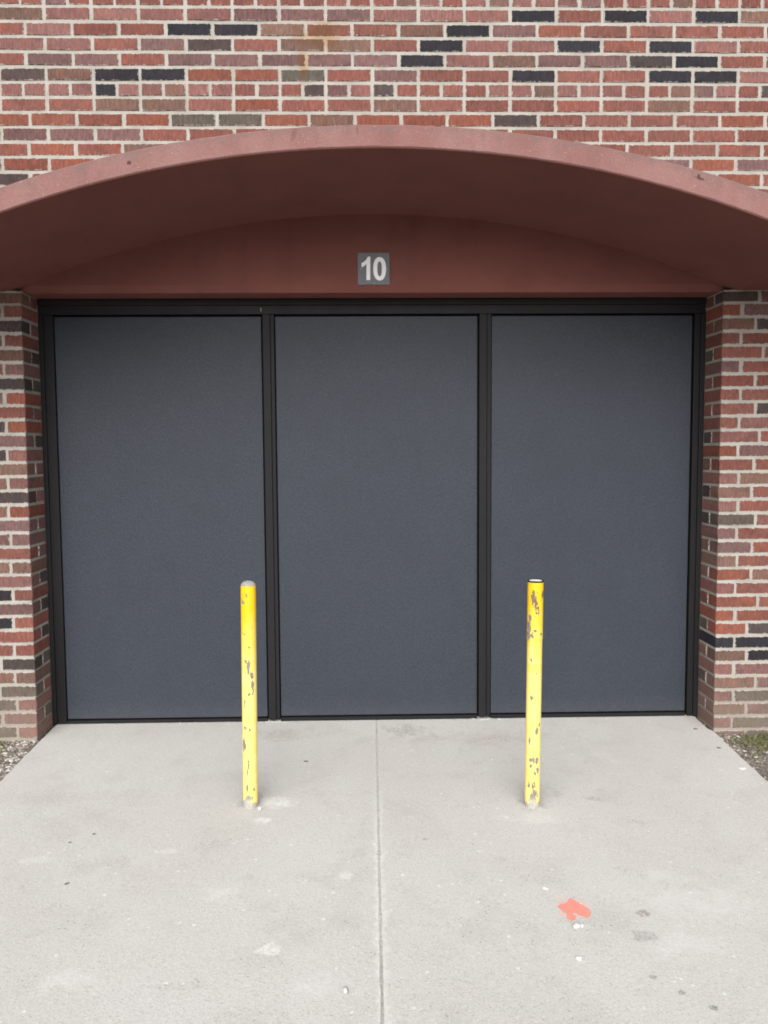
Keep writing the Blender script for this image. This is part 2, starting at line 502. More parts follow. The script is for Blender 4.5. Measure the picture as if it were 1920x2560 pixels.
# ------------------------------------------------------------------ brick shapes
def brick_geom(w, h, d, seed, jit=.0014):
    """face at y=0, body towards +y; irregular arrises; 50 triangles"""
    r = random.Random(seed)
    J = lambda s=1: r.uniform(-jit, jit)*s
    P = []
    hw, hh = w/2, h/2
    P += [(-hw+abs(J()), -hh+abs(J())), (-hw/3+J(6), -hh+J()), (hw/3+J(6), -hh+J()), (hw-abs(J()), -hh+abs(J())),
          (hw+J(1.4), J(3)), (hw-abs(J()), hh-abs(J())), (hw/3+J(6), hh+J()), (-hw/3+J(6), hh+J()),
          (-hw+abs(J()), hh-abs(J())), (-hw+J(1.4), J(3))]
    N = len(P)
    b = .0026
    V = []
    for x, z in P:
        V.append((x*(1-2*b/w), r.uniform(-.0004, .0004), z*(1-2*b/h)))
    for x, z in P: V.append((x, .0032, z))
    for x, z in P: V.append((x, d, z))
    F = [tuple(range(N))]
    for i in range(N):
        j = (i+1) % N
        F.append((i, i+N, j+N, j)); F.append((i+N, i+2*N, j+2*N, j+N))
    return V, F

def brick_mesh(w, h, d, seed):
    V, F = brick_geom(w, h, d, seed)
    return mesh('brick', V, F, M_BRICK)

STRETCH = [brick_mesh(L-JT, BH, .062, 100+i) for i in range(12)]
HEADER = [brick_mesh(L/2-JT, BH, .062, 200+i) for i in range(10)]
RND = random.Random(5)

def lay(me, w, x, z, parent, t, y=0., rot=0.):
    o = bpy.data.objects.new('brick', me)
    o.location = (x + RND.uniform(-.0018, .0018), y + RND.uniform(-.0016, .0012), z + RND.uniform(-.0012, .0012))
    o.rotation_euler = (RND.uniform(-.006, .006), RND.uniform(-.006, .006), rot + RND.uniform(-.003, .003))
    o.color = (*tone(t, RND), w)
    return link(o, parent)

def joined_bricks(name, items, parent):
    """bricks outside the picture: one part"""
    V, F, C = [], [], []
    for (w, x, z, t, sd_) in items:
        v, f = brick_geom(w, BH, .06, sd_)
        k = len(V)
        V += [(a+x, b, c+z) for a, b, c in v]
        F += [tuple(i+k for i in q) for q in f]
        C += [tone(t, RND)]*len(v)
    me = mesh(name, V, F, M_BRICK_FAR)
    at = me.color_attributes.new('tone', 'FLOAT_COLOR', 'POINT')
    for i, c in enumerate(C): at.data[i].color = (*c, 1)
    o = obj(name, me, parent)
    o['kind'] = 'stuff'
    return o

# ------------------------------------------------------------------ the ground
def z_apron(y): return -.007 + .05*max(y, -7)

def axis(stops):
    out = []
    for a, b, st in stops:
        n = max(1, round((b-a)/st))
        out += [a + (b-a)*i/n for i in range(n)]
    return out + [stops[-1][1]]
xs = axis([(-90, -10, 16), (-10, -2.6, 1.2), (-2.6, -1.55, .022), (-1.55, 1.68, .3), (1.68, 2.7, .022), (2.7, 10, 1.2), (10, 90, 16)])
ys = axis([(-90, -10, 10), (-10, -2.2, .6), (-2.2, -1.0, .06), (-1.0, .06, .022), (.06, 2, .6), (2, 90, 12)])
V, F = [], []
for y in ys:
    for x in xs:
        z = z_apron(min(y, .3))
        if y < -7: z = z_apron(-7)
        if -1.58 < x < 1.70 and -7.2 < y < .5: z -= .16
        elif -2.7 < x < 2.8 and -2.5 < y < .3:
            n = noise.noise(Vector((x*6, y*6, 3)))*.010 + noise.noise(Vector((x*22, y*22, 7)))*.008 + noise.noise(Vector((x*60, y*60, 1)))*.004
            z += -.016 + n + (.010 if x < 0 else -.004)*max(0, 1+y/.25)
        else: z -= .03
        V.append((x, y, z))
nx = len(xs)
for j in range(len(ys)-1):
    for i in range(nx-1):
        F.append((j*nx+i, j*nx+i+1, (j+1)*nx+i+1, (j+1)*nx+i))
tag(obj('ground', mesh('ground', V, F, M_SOIL, True)), kind='structure')

# driveway: two cast slabs and the gritty joint between them
def joint_x(y): return .0455 + .0061*y
drive = tag(empty('driveway'), kind='structure')
def slab(side):
    yy = axis([(-7, -2.2, .4), (-2.2, .3, .03)])
    V, F = [], []
    for k, y in enumerate(yy):
        jx = joint_x(y)
        n = noise.noise(Vector((y*9, side*5, 0)))*.0022 + noise.noise(Vector((y*38, side*3, 2)))*.0022
        e = noise.noise(Vector((y*7, side*9, 4)))*.006 + noise.noise(Vector((y*30, side*2, 6)))*.004
        z = z_apron(y)
        if side < 0: a, b = -1.607 + e, jx - .0038 + n
        else: a, b = jx + .0038 + n, 1.727 + e
        if y > .005: a, b = max(a, XL+.012), min(b, XR-.012)
        qa, qb = (.004, .0018) if side < 0 else (.0018, .004)
        V += [(a, y, z-.13), (a, y, z-qa), (a+qa, y, z), (b-qb, y, z), (b, y, z-qb), (b, y, z-.13)]
        if k:
            o = (k-1)*6
            for i in range(5): F.append((o+i, o+i+1, o+i+7, o+i+6))
    return obj('concrete_slab', mesh('concrete_slab', V, F, M_CONC), drive)
slab(-1); slab(1)
V, F = [], []
yy = axis([(-7, -2.2, .4), (-2.2, .3, .025)])
for k, y in enumerate(yy):
    z = z_apron(y) - .0010 + noise.noise(Vector((y*25, 0, 9)))*.002 - (.005*min(1, max(0, (-1.5-y)/.15)))
    V += [(joint_x(y)-.012, y, z), (joint_x(y)+.012, y, z)]
    if k: F.append((2*k-2, 2*k-1, 2*k+1, 2*k))
obj('joint_filler', mesh('joint_filler', V, F, M_JOINT), drive)

# ------------------------------------------------------------------ brick wall above the arch
WX0, WX1, WZ1 = -3.4, 3.5, 5.2
wall = tag(empty('brick_wall', (0, 0, 0)), 'red brick wall with pale mortar and scattered black bricks above the arched hood', 'brick wall')
def arch_cut(x): return (z_in(x) + z_out(x))/2
def prism(name, poly, y0, y1, mat, parent):
    n = len(poly)
    V = [(x, y0, z) for x, z in poly] + [(x, y1, z) for x, z in poly]
    F = [tuple(range(n)), tuple(range(2*n-1, n-1, -1))]
    for i in range(n):
        j = (i+1) % n
        F.append((i, i+n, j+n, j))
    return obj(name, mesh(name, V, F, mat), parent)
N = 48
V, F = [], []
for i in range(N+1):
    x = WX0 + (WX1-WX0)*i/N
    zb = arch_cut(x)
    V += [(x, .0032, zb), (x, .0032, WZ1), (x, .34, zb), (x, .34, WZ1)]
    if i:
        o = 4*(i-1)
        F += [(o, o+4, o+5, o+1), (o+2, o+3, o+7, o+6), (o, o+2, o+6, o+4), (o+1, o+5, o+7, o+3)]
F += [(0, 1, 3, 2), (4*N, 4*N+2, 4*N+3, 4*N+1)]
obj('mortar_bed', mesh('mortar_bed', V, F, M_MORTAR), wall)

ROWS = {   # course (index of its top joint): colours, left to right
    -20: 'bppppmmmpppkrkpkbr', -19: 'rprrkkbrrbkmRrrrrr', -18: 'pprmxrbbrkppkrkprr', -17: 'rmmrmmmmmkpbmmxkrr',
    -16: 'xbkkRRgrmrrkrrkkpr', -14: 'rrbbrRrrbrrrrrbrrr', -13: 'RRRRggRbRRRxrrrrRR', -12: 'mmmrrrrrrrrrrrrrrr',
    -11: 'rRrbrrrrrrrrbrrrrr', -10: 'RRrrrrrrrrrrrrmRmr', -9: 'xrrrrrrrrrrrrrprRr', -8: 'rrrrrrrrrrrrrrrrrr'}
HROWS = {-21: 'rrmrrrrrrrrrrrrrrbprpbpppmrrrbrrrr', -15: 'ppppkppbpprprxmpxrrrrppbppprrbmprxr'}
INX0, INX1 = -1.75, 1.99          # what the picture shows of the wall
off = []
for i in range(-50, 1):
    z = zc(i)
    if z > WZ1 - .04: continue
    hdr = (i in HROWS) or (i < -21 and (i+21) % 6 == 0)
    pitch = L/2 if hdr else L
    even = (i % 2 == 0)
    base = X0 - L + (0 if even else -.42*L) + (.01 if i == -13 else 0)
    if hdr: base = X0 - L - .0
    n0 = int((WX0 - base)/pitch) - 1
    rr = random.Random(i*7+3)
    for k in range(n0, 60):
        xa = base + k*pitch
        x = xa + pitch/2
        if xa < WX0 + .01 or xa + pitch > WX1 - .01: continue
        zb = max(z_out(xa), z_out(x), z_out(xa+pitch)) if z < 2.75 else 0
        if z - BH/2 < min(z_out(xa), z_out(xa+pitch)) - .03: continue
        # sight line over the hood's front edge: bricks behind it are never seen
        if z < z_out(x*.8)*1.0 + .20 and abs(x) < 2.0 and z - .10 < 1.395 + (z_out(x*.8) - 1.395)*4.0/3.18 - .09: continue
        w = pitch - JT
        if INX0 < xa + pitch and xa < INX1 and i >= -21:
            if hdr:
                s = HROWS[i]; t = s[k] if 0 <= k < len(s) else rr.choice('rrpmb')
                lay(HEADER[rr.randrange(10)], w, x, z, wall, t)
            else:
                s = ROWS.get(i, 'r'*18); q = k + (0 if even else 0)
                t = s[q] if 0 <= q < len(s) else rr.choice('rrpmb')
                lay(STRETCH[rr.randrange(12)], w, x, z, wall, t)
        else:
            off.append((w, x, z, rr.choice('rrrrppmmbbRRkx'), 300 + (k*31 + i*17) % 97))
joined_bricks('brick_courses', off, wall)

# ------------------------------------------------------------------ the two piers
R_STR = {2: .155, 4: .197, 6: .16, 8: .165, 10: .19, 12: .165, 14: .157, 16: .18, 18: .164, 20: .165, 22: .20, 24: .15, 26: .152, 28: .20, 30: .156, 32: .158, 0: .17}
R_COL = {0: 'xm', 1: 'Rm', 2: 'bx', 3: 'rr', 4: 'rr', 5: 'mr', 6: 'rr', 7: 'rr', 8: 'rx', 9: 'rp', 10: 'pr', 11: 'Rm', 12: 'rr', 13: 'pb', 14: 'br', 15: 'pr',
         16: 'gp', 17: 'mr', 18: 'mR', 19: 'br', 20: 'Rb', 21: 'pr', 22: 'Rr', 23: 'RR', 24: 'Rx', 25: 'kk', 26: 'bk', 27: 'pm', 28: 'bm', 29: 'pg', 30: 'bm', 31: 'pg', 32: 'mx'}
L_COL = {0: 'bx', 1: 'rb', 2: 'xr', 3: 'rm', 4: 'bm', 5: 'mr', 6: 'xr', 7: 'Rb', 8: 'rr', 9: 'Rx', 10: 'mr', 11: 'px', 12: 'br', 13: 'pb', 14: 'xr', 15: 'Rb',
         16: 'mr', 17: 'mm', 18: 'rm', 19: 'bb', 20: 'pr', 21: 'rk', 22: 'mr', 23: 'rk', 24: 'rm', 25: 'rr', 26: 'xr', 27: 'bb', 28: 'gr', 29: 'pg', 30: 'pb', 31: 'pg', 32: 'mx'}
REV = 'rmbrxrgmprbx'
def pier(side):
    left = side < 0
    xf = XL if left else XR
    root = empty('brick_pier', (xf, 0, 0))
    tag(root, 'brick pier at the left edge, its black bricks set behind paler corner bricks' if left else
        'brick pier at the right edge with a row of black bricks at knee height', 'brick pier', 'brick piers beside the door')
    rr = random.Random(77 if left else 78)
    # mortar body
    a, b = (WX0, XL-.0048) if left else (XR+.0048, WX1)
    poly = [(a-xf, -.3), (b-xf, -.3), (b-xf, ZTOP+.001), (a-xf, ZTOP+.001)]
    prism('mortar_bed', poly, .0032, .34, M_MORTAR, root)
    s = -1 if left else 1          # direction away from the opening
    far = []
    for i in range(0, 34):
        z = zc(i - 1)                  # here i counts bottom joints
        h = BH - (.008 if i == 0 else 0)
        if i == 0: z -= .0045
        cols = (L_COL if left else R_COL).get(i, 'rm')
        stretcher = (i % 2 == 0)
        if stretcher: w = (R_STR.get(i, .16) if not left else rr.choice((.155, .16, .17, .19, .2)) if i not in (22, 18, 24) else .20); d = .094
        else: w = .088 + rr.uniform(-.003, .005); d = .198
        if left and i in (30, 32, 26): w = .158
        me = brick_mesh(w, h, d, (500 if left else 600)+i)
        lay(me, w + .02, s*w/2, z, root, cols[0])
        if stretcher:                # closer on the reveal
            cw = .198 - .094 - JT
            me = brick_mesh(cw, h, .05, (700 if left else 800)+i)
            lay(me, cw, RND.uniform(0, .001)*s, z, root, rr.choice(REV), y=.094+JT+cw/2, rot=(math.pi/2 if left else -math.pi/2))
        x = w + JT
        first = True
        while True:
            ww = L - JT
            if x > 2.2 or abs(xf + s*(x+ww)) > 3.35: break
            gx = xf + s*x
            seen = (gx > -1.80) if left else (gx < 2.02)
            if seen: lay(STRETCH[rr.randrange(12)], ww, s*(x+ww/2), z, root, cols[1] if first else rr.choice('rmbpx'))
            else: far.append((ww, s*(x+ww/2), z, rr.choice('rrrrppmmbbRRkx'), 300+rr.randrange(90)))
            first = False
            x += L
    joined_bricks('brick_courses', far, root)
    return root
pier(-1); pier(1)

# ------------------------------------------------------------------ the arched concrete hood
hood = tag(empty('arched_hood', (IN_C[0], 0, ZTOP)), 'dusty red painted concrete barrel hood arching out over the door', 'concrete hood')
HX, HZ = hood.location.x, hood.location.z
hx0, hx1 = -2.5, 2.6
N = 120
def rag(x, k): return noise.noise(Vector((x*14, k, 0)))*.003 + noise.noise(Vector((x*45, k, 5)))*.0016
V, F = [], []
yb = .10
for i in range(N+1):
    x = hx0 + (hx1-hx0)*i/N
    a, b = z_in(x), z_out(x)
    e0, e1 = rag(x, 1), rag(x, 8)
    c = .006
    V += [(x-HX, yb, a-HZ), (x-HX, HOOD_Y+.05, a-HZ), (x-HX, HOOD_Y+c, a+e0*.3-HZ), (x-HX, HOOD_Y, a+c+e0-HZ),
          (x-HX, HOOD_Y, b-c+e1-HZ), (x-HX, HOOD_Y+c, b+e1*.5-HZ), (x-HX, HOOD_Y+.05, b-HZ), (x-HX, yb, b+.03-HZ)]
    if i:
        o = 8*(i-1)
        for q in range(7): F.append((o+q, o+q+8, o+q+9, o+q+1))
        F.append((o+7, o+15, o+8, o))
F += [tuple(range(8)), tuple(range(8*N+7, 8*N-1, -1))]
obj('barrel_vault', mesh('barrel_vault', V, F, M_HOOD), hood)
# tympanum: face, chamfered lower edge, underside
V, F = [], []
ty = .04
xs_ = [-1.90 + 3.85*i/80 for i in range(81)]
for k, x in enumerate(xs_):
    top = z_in(x) + .02
    V += [(x-HX, .30, ZTOP+.0015-HZ), (x-HX, ty+.014, ZTOP+.0015-HZ), (x-HX, ty, ZTOP+.036-HZ), (x-HX, ty, max(top, ZTOP+.04)-HZ)]
    if k:
        o = 4*(k-1)
        for q in range(3): F.append((o+q, o+q+4, o+q+5, o+q+1))
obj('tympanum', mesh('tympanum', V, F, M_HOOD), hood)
# mortar squeezed out under the bearing of the hood
for s in (-1, 1):
    bm = bmesh.new()
    xf = XL if s < 0 else XR
    rr = random.Random(9+s)
    for k in range(16):
        x = xf + s*rr.uniform(-.0, .13); r_ = rr.uniform(.003, .007)
        bmesh.ops.create_icosphere(bm, subdivisions=1, radius=r_, matrix=Matrix.Translation((x-HX, .002+rr.uniform(-.004, .03), ZTOP-HZ+rr.uniform(-.004, .002))) @ Matrix.Diagonal((2.2, 1, .8, 1)))
    me = bpy.data.meshes.new('mortar_squeeze'); bm.to_mesh(me); bm.free(); me.materials.append(M_MORTAR)
    obj('mortar_squeeze', me, hood)

# ------------------------------------------------------------------ the three-panel door
door = tag(empty('panel_door', (.055, .2, 0)), 'wide dark door of three blue-grey textured panels in a near black metal frame', 'door')
def dbox(name, x0, x1, y0, y1, z0, z1, mat, bev=.002):
    o = bevel_box(name, x0-.055, x1-.055, y0-.2, y1-.2, z0, z1, mat, door, bev)
    return o
DY = .200
zt = ZTOP - .001
dbox('backing_sheet', XL+.001, XR-.001, DY+.040, DY+.06, -.02, zt, M_GAP, 0)
dbox('door_jamb', XL+.001, -1.5965, DY-.004, DY+.05, .0, zt-.076, M_FRAME)
dbox('jamb_stop', -1.5955, -1.549, DY+.004, DY+.05, .002, zt-.076, M_FRAME)
dbox('door_jamb', 1.7025, XR-.001, DY-.004, DY+.05, .0, zt-.076, M_FRAME)
dbox('jamb_stop', 1.6725, 1.7015, DY+.004, DY+.05, .002, zt-.076, M_FRAME)
dbox('head_rail', XL+.002, XR-.002, DY-.008, DY+.05, zt-.030, zt-.0005, M_FRAME)
dbox('head_rail', XL+.003, XR-.003, DY+.0, DY+.05, zt-.0745, zt-.031, M_FRAME)
dbox('mullion', -.5085, -.4720, DY-.002, DY+.05, .014, zt-.0755, M_FRAME)
dbox('mullion_stop', -.4712, -.4525, DY+.007, DY+.05, .014, zt-.0755, M_FRAME)
dbox('mullion', .5790, .6165, DY-.002, DY+.05, .016, zt-.0755, M_FRAME)
dbox('mullion_stop', .6190, .6400, DY+.008, DY+.05, .014, zt-.0755, M_FRAME)
for x0, x1, zb in ((-1.5485, -.5175, 0.), (-.4490, .5710, .002), (.6415, 1.6655, .002)):
    p = dbox('door_panel', x0+.002, x1, DY+.016, DY+.045, .026+zb, zt-.084, M_PANEL, .003)
    dbox('bottom_rail', x0, x1, DY+.006, DY+.05, .0015, .0195+zb, M_FRAME)
# small bright strip where the head meets the first mullion
dbox('bright_seam', -.5160, -.5135, DY-.003, DY+.002, zt-.060, zt-.044, M_RIVET, 0)
# sealant crumbs at the feet of the mullions and along the sill
bm = bmesh.new()
rr = random.Random(4)
for k in range(110):
    if k < 45: x = rr.choice((-.49, .6)) + rr.gauss(0, .035); r_ = rr.uniform(.003, .008)
    else: x = rr.uniform(-1.55, 1.68); r_ = rr.uniform(.002, .0045)
    y = DY - rr.uniform(.0, .016)
    bmesh.ops.create_icosphere(bm, subdivisions=1, radius=r_, matrix=Matrix.Translation((x-.055, y-.2, z_apron(y)+r_*.3)) @ Matrix.Diagonal((2.0, .9, .7, 1)))
me = bpy.data.meshes.new('sill_sealant'); bm.to_mesh(me); bm.free(); me.materials.append(M_SEALANT)
obj('sill_sealant', me, door)['kind'] = 'stuff'

# ------------------------------------------------------------------ number sign
sx0, sx1, sz0, sz1 = -.0285, .1235, 2.1935, 2.3440
sign = tag(empty('number_sign', ((sx0+sx1)/2, .04, (sz0+sz1)/2)), 'square grey sign with white number 10 above the middle panel', 'sign')
SW, SH = sx1-sx0, sz1-sz0
p = bevel_box('plate', -SW/2, SW/2, -.006, -.001, -SH/2, SH/2, M_SIGN, sign, .0012)
def glyph(name, outer, inner=None):
    """u,v in the plate, 0..1, v down"""
    T = lambda u, v: ((u-.5)*SW, (.5-v)*SH)
    y0, y1 = -.0072, -.0058
    if inner is None:
        return prism(name, [T(*q) for q in outer], y0, y1, M_DIGIT, sign)
    n = len(outer)
    A = [T(*q) for q in outer]; B = [T(*q) for q in inner]
    V = [(x, y0, z) for x, z in A] + [(x, y0, z) for x, z in B] + [(x, y1, z) for x, z in A] + [(x, y1, z) for x, z in B]
    F = []
    for i in range(n):
        j = (i+1) % n
        F += [(i, j, n+j, n+i), (i, 2*n+i, 2*n+j, j), (n+i, n+j, 3*n+j, 3*n+i)]
    return obj(name, mesh(name, V, F, M_DIGIT), sign)
U = lambda px: (px-410)/935
W = lambda py: (py-375)/955
one = [(705, 495), (780, 495), (772, 1192), (660, 1192), (662, 712), (640, 735), (600, 770), (560, 795), (520, 812), (516, 690), (560, 668), (610, 630), (650, 590), (685, 540)]
glyph('digit', [(U(a), W(b)) for a, b in one])
def sup(cx, cy, a, b, e, n=40):
    o = []
    for k in range(n):
        t = 2*math.pi*k/n
        c, s = math.cos(t), math.sin(t)
        o.append((U(cx + a*math.copysign(abs(c)**(2/e), c)), W(cy + b*math.copysign(abs(s)**(2/e), s))))
    return o
glyph('digit', sup(1052, 857, 188, 348, 2.3), sup(1050, 860, 66, 222, 2.5))
for u, v in ((.085, .505), (.918, .515), (.515, .965)):
    bm = bmesh.new()
    bmesh.ops.create_uvsphere(bm, u_segments=10, v_segments=6, radius=.0024)
    me = bpy.data.meshes.new('rivet'); bm.to_mesh(me); bm.free(); me.materials.append(M_RIVET)
    o = obj('rivet', me, sign, ((u-.5)*SW, -.0062, (.5-v)*SH)); o.scale = (1, .5, 1)

# ------------------------------------------------------------------ bollards
def bollard(x, y, ztop, tilt, seed, label, chips, density, dome):
    zb = z_apron(y)
    root = tag(empty('bollard', (x, y, zb)), label, 'bollard', 'yellow bollards in front of the door')
    root.rotation_euler = (0, tilt, 0)
    H = ztop - zb
    R = .0302
    NS, NR = 56, 420
    V, F = [], []
    chip, rust, fade, base = [], [], [], []
    rr = random.Random(seed)
    for j in range(NR+1):
        z = H*j/NR - (0.02 if j == 0 else 0)
        for i in range(NS):
            a = 2*math.pi*i/NS
            # cylinder coordinates along the visible face: s from -1 to 1 facing the street
            s = math.atan2(math.sin(a), -math.cos(a))       # 0 faces -y
            r = R
            if not dome and z > H*.745: r += .0011
            p = Vector((math.sin(s)*R*30, math.cos(s)*R*30, z*14)) + Vector((seed*3.1, 0, 0))
            n1 = noise.fractal(p*1.3, .9, 2.1, 4)
            n2 = noise.fractal(Vector((math.sin(s)*2.2, math.cos(s)*2.2, z*26))*2.6 + Vector((seed, 2, 5)), .8, 2.0, 3)
            f = z/H
            d = density(f)
            v = .5 + (n1*.34 + n2*.72) - .98 + d
            for (cf, cs, rz, rs) in chips:
                e = math.hypot((z - cf*H)/(rz*.78), (s - cs)/(rs*.80)) + n2*1.0 + n1*.45
                v = max(v, .5 + (1 - e)*.9)
            # base where the paint is gone
            v = max(v, .5 + (.020 - z + n2*.018)*40)
            v = max(0, min(1, v))
            base.append(max(0, min(1, (.05-z)*60)))
            chip.append(v)
            if v > .5: r -= .0005
            rust.append(max(0, min(1, (f-.78)*4 + n1*.5)) if not dome else max(0, min(.5, n1*.5)))
            fd = max(0, min(1, (1.0 - f)*3.4 - .35 + n1*.35))
            if not dome and .60 < f < .64: fd *= .7
            fade.append(fd)
            V.append((math.sin(s)*r, -math.cos(s)*r, z))
    for j in range(NR):
        for i in range(NS):
            k = (i+1) % NS
            F.append((j*NS+i, (j+1)*NS+i, (j+1)*NS+k, j*NS+k))
    me = mesh('post', V, F, M_YELLOW, True)
    me.flip_normals()
    for nm, data in (('chip', chip), ('rust', rust), ('fade', fade), ('base', base)):
        at = me.attributes.new(nm, 'FLOAT', 'POINT'); at.data.foreach_set('value', data)
    obj('post', me, root)
    # cap
    V, F = [], []
    prof = [(R*.985, H-.004), (R*.97, H+.003), (R*.88, H+.009), (R*.64, H+.0145), (R*.3, H+.0175), (0.0005, H+.0185)] if dome else \
           [(R+.0016, H-.0050), (R+.0012, H+.0012), (R*.94, H+.0016), (R*.90, H-.0005), (R*.80, H+.0006), (.0005, H+.002)]
    rr = random.Random(seed+1)
    for k, (r, z) in enumerate(prof):
        for i in range(36):
            a = 2*math.pi*i/36
            jz = noise.noise(Vector((math.cos(a)*2, math.sin(a)*2, k+seed)))*(.0022 if dome else .0003)
            V.append((math.cos(a)*r, math.sin(a)*r, z+jz))
    for k in range(len(prof)-1):
        for i in range(36):
            j = (i+1) % 36
            F.append((k*36+i, k*36+j, (k+1)*36+j, (k+1)*36+i))
    if dome:
        obj('dome_cap', mesh('dome_cap', V, F, M_DOME, True), root)
    else:
        me = mesh('pipe_rim', V[:36*4], F[:36*3], M_GAP)
        obj('pipe_rim', me, root)
        me = mesh('infill', V[36*3:], [tuple(i for i in f) for f in [tuple(q-36*3 for q in f) for f in F[36*3:]]], M_CUP)
        obj('infill', me, root)
    return root

# (height fraction, angle, half height, half angle)
CL = [(.664, -.25, .018, .28), (.645, .05, .030, .20), (.60, .55, .016, .25), (.555, .60, .040, .20), (.52, .1, .008, .2), (.475, -.55, .030, .16),
      (.37, -.45, .012, .2), (.36, .15, .010, .16), (.285, -.75, .030, .35), (.20, -.1, .030, .14), (.165, -.25, .02, .12), (.09, -.3, .022, .22), (.085, .65, .014, .22),
      (.045, -.1, .016, .5), (.79, -.6, .008, .25), (.73, .2, .006, .2), (.93, -.75, .010, .3), (.96, -.15, .010, .2), (.02, -.7, .02, .5)]
CR = [(.93, -.45, .040, .3), (.90, -.1, .045, .22), (.885, .15, .020, .25), (.945, .95, .02, .35), (.80, -1.05, .05, .4), (.84, -.9, .03, .3), (.765, -.55, .016, .2),
      (.79, -.1, .012, .28), (.77, .7, .008, .25), (.60, .1, .007, .2), (.49, -.5, .010, .25), (.66, -.6, .012, .3), (.345, .25, .016, .22), (.37, .7, .008, .15),
      (.30, -.7, .018, .16), (.215, -.35, .015, .5), (.215, .35, .013, .25), (.19, -.5, .012, .3), (.165, .5, .016, .3), (.155, .1, .01, .15), (.115, .1, .014, .3),
      (.10, -.7, .014, .25), (.065, .05, .045, .52), (.04, -.25, .02, .4)]
bollard(-.4795, -.712, .8640, .0075, 3, 'yellow bollard with a grey domed cap, left of the joint in the concrete', CL, lambda f: .13 + .05*math.sin(f*5), True)
bollard(.6665, -.750, .8780, .0090, 8, 'yellow bollard with a flat black-rimmed top and large chips low down', CR, lambda f: .14 + (.12 if f > .72 else 0) + (.05 if f < .3 else 0), False)

# ------------------------------------------------------------------ marks and bits on the concrete
def g2(u, v):                     # splash outline digitised on the ground plane: u 0..1 across, v 0..1 towards the camera
    return (.6155 + u*.0905, -1.402 - v*.100)
out = [(.0, .36), (.10, .30), (.28, .24), (.45, .13), (.52, -.02), (.56, .02), (.64, .14), (.80, .32), (.93, .46), (1.0, .62), (.99, .76), (.93, .88), (.83, .93), (.70, .90),
       (.62, .80), (.55, .70), (.44, .70), (.33, .74), (.33, .82), (.40, .93), (.37, 1.04), (.28, 1.10), (.19, 1.07), (.16, .98), (.20, .86), (.20, .76), (.13, .66), (.08, .52), (.02, .44)]
rr = random.Random(2)
fine = []
for i, (u, v) in enumerate(out):
    u2, v2 = out[(i+1) % len(out)]
    for k in range(3):
        t = k/3
        fine.append((u+(u2-u)*t + rr.uniform(-.010, .010), v+(v2-v)*t + rr.uniform(-.014, .014)))
P = [Vector(g2(u, v)) for u, v in fine][::-1]
n = len(P)
V, F, cov = [], [], []
for k in range(n):
    e = (P[(k+1) % n] - P[k-1]).normalized()
    nrm = Vector((e.y, -e.x))
    for d, a in ((-.0008, 1.), (.0065, 0.)):
        q = P[k] + nrm*d
        V.append((q.x, q.y, z_apron(q.y) + (.0012 if a else .0009))); cov.append(a)
    j = (k+1) % n
    F.append((2*k, 2*k+1, 2*j+1, 2*j))
F.append(tuple(2*k for k in range(n)))
me = mesh('paint_splash', V, F, M_SPLASH)
me.attributes.new('cover', 'FLOAT', 'POINT').data.foreach_set('value', cov)
sp = obj('paint_splash', me)
tag(sp, 'splash of orange red marking paint on the concrete in front of the right bollard', 'paint mark')

def stone(name, x, y, rx, ry, rz, seed, mat, label, cat, ang=0, sub=2, group=None):
    bm = bmesh.new()
    bmesh.ops.create_icosphere(bm, subdivisions=sub, radius=1)
    for v in bm.verts:
        n = noise.noise(v.co*1.3 + Vector((seed*3.7, seed, 0)))*.35 + noise.noise(v.co*3 + Vector((seed, 0, 4)))*.12
        v.co *= 1 + n
        v.co = Vector((v.co.x*rx, v.co.y*ry, v.co.z*rz))
    me = bpy.data.meshes.new(name); bm.to_mesh(me); bm.free(); me.materials.append(mat)
    o = obj(name, me, None, (x, y, z_apron(y)+rz*.55), (0, 0, ang))
    return tag(o, label, cat, group)
G = 'pale stones lying on the concrete'
stone('stone', .645, -1.545, .012, .013, .006, 1, M_WHITE_STONE, 'squarish white stone just below the orange paint splash', 'stone', .2, group=G)
stone('stone', .664, -1.543, .007, .008, .005, 2, M_WHITE_STONE, 'round white chip touching the squarish stone below the paint splash', 'stone', group=G)
stone('stone', .613, -1.697, .009, .012, .006, 3, M_WHITE_STONE, 'white stone alone on the concrete, further below the paint splash', 'stone', .5, group=G)
stone('stone', 1.671, -.439, .019, .010, .004, 4, M_WHITE_STONE, 'flat white chip near the right edge of the concrete beside the soil', 'stone', .1, group=G)
stone('stone', -.068, -1.815, .010, .014, .008, 5, M_GREY_STONE, 'grey stone to the left of the joint near the bottom', 'stone', .3, group=G)
stone('stone', .594, -1.335, .009, .012, .003, 6, M_WHITE_STONE, 'flat pale chip just above the orange paint splash', 'stone', .4, group=G)
stone('stone', -.437, -.745, .008, .008, .006, 7, M_WHITE_STONE, 'small white stone at the foot of the bollard with the domed cap', 'stone', group=G)

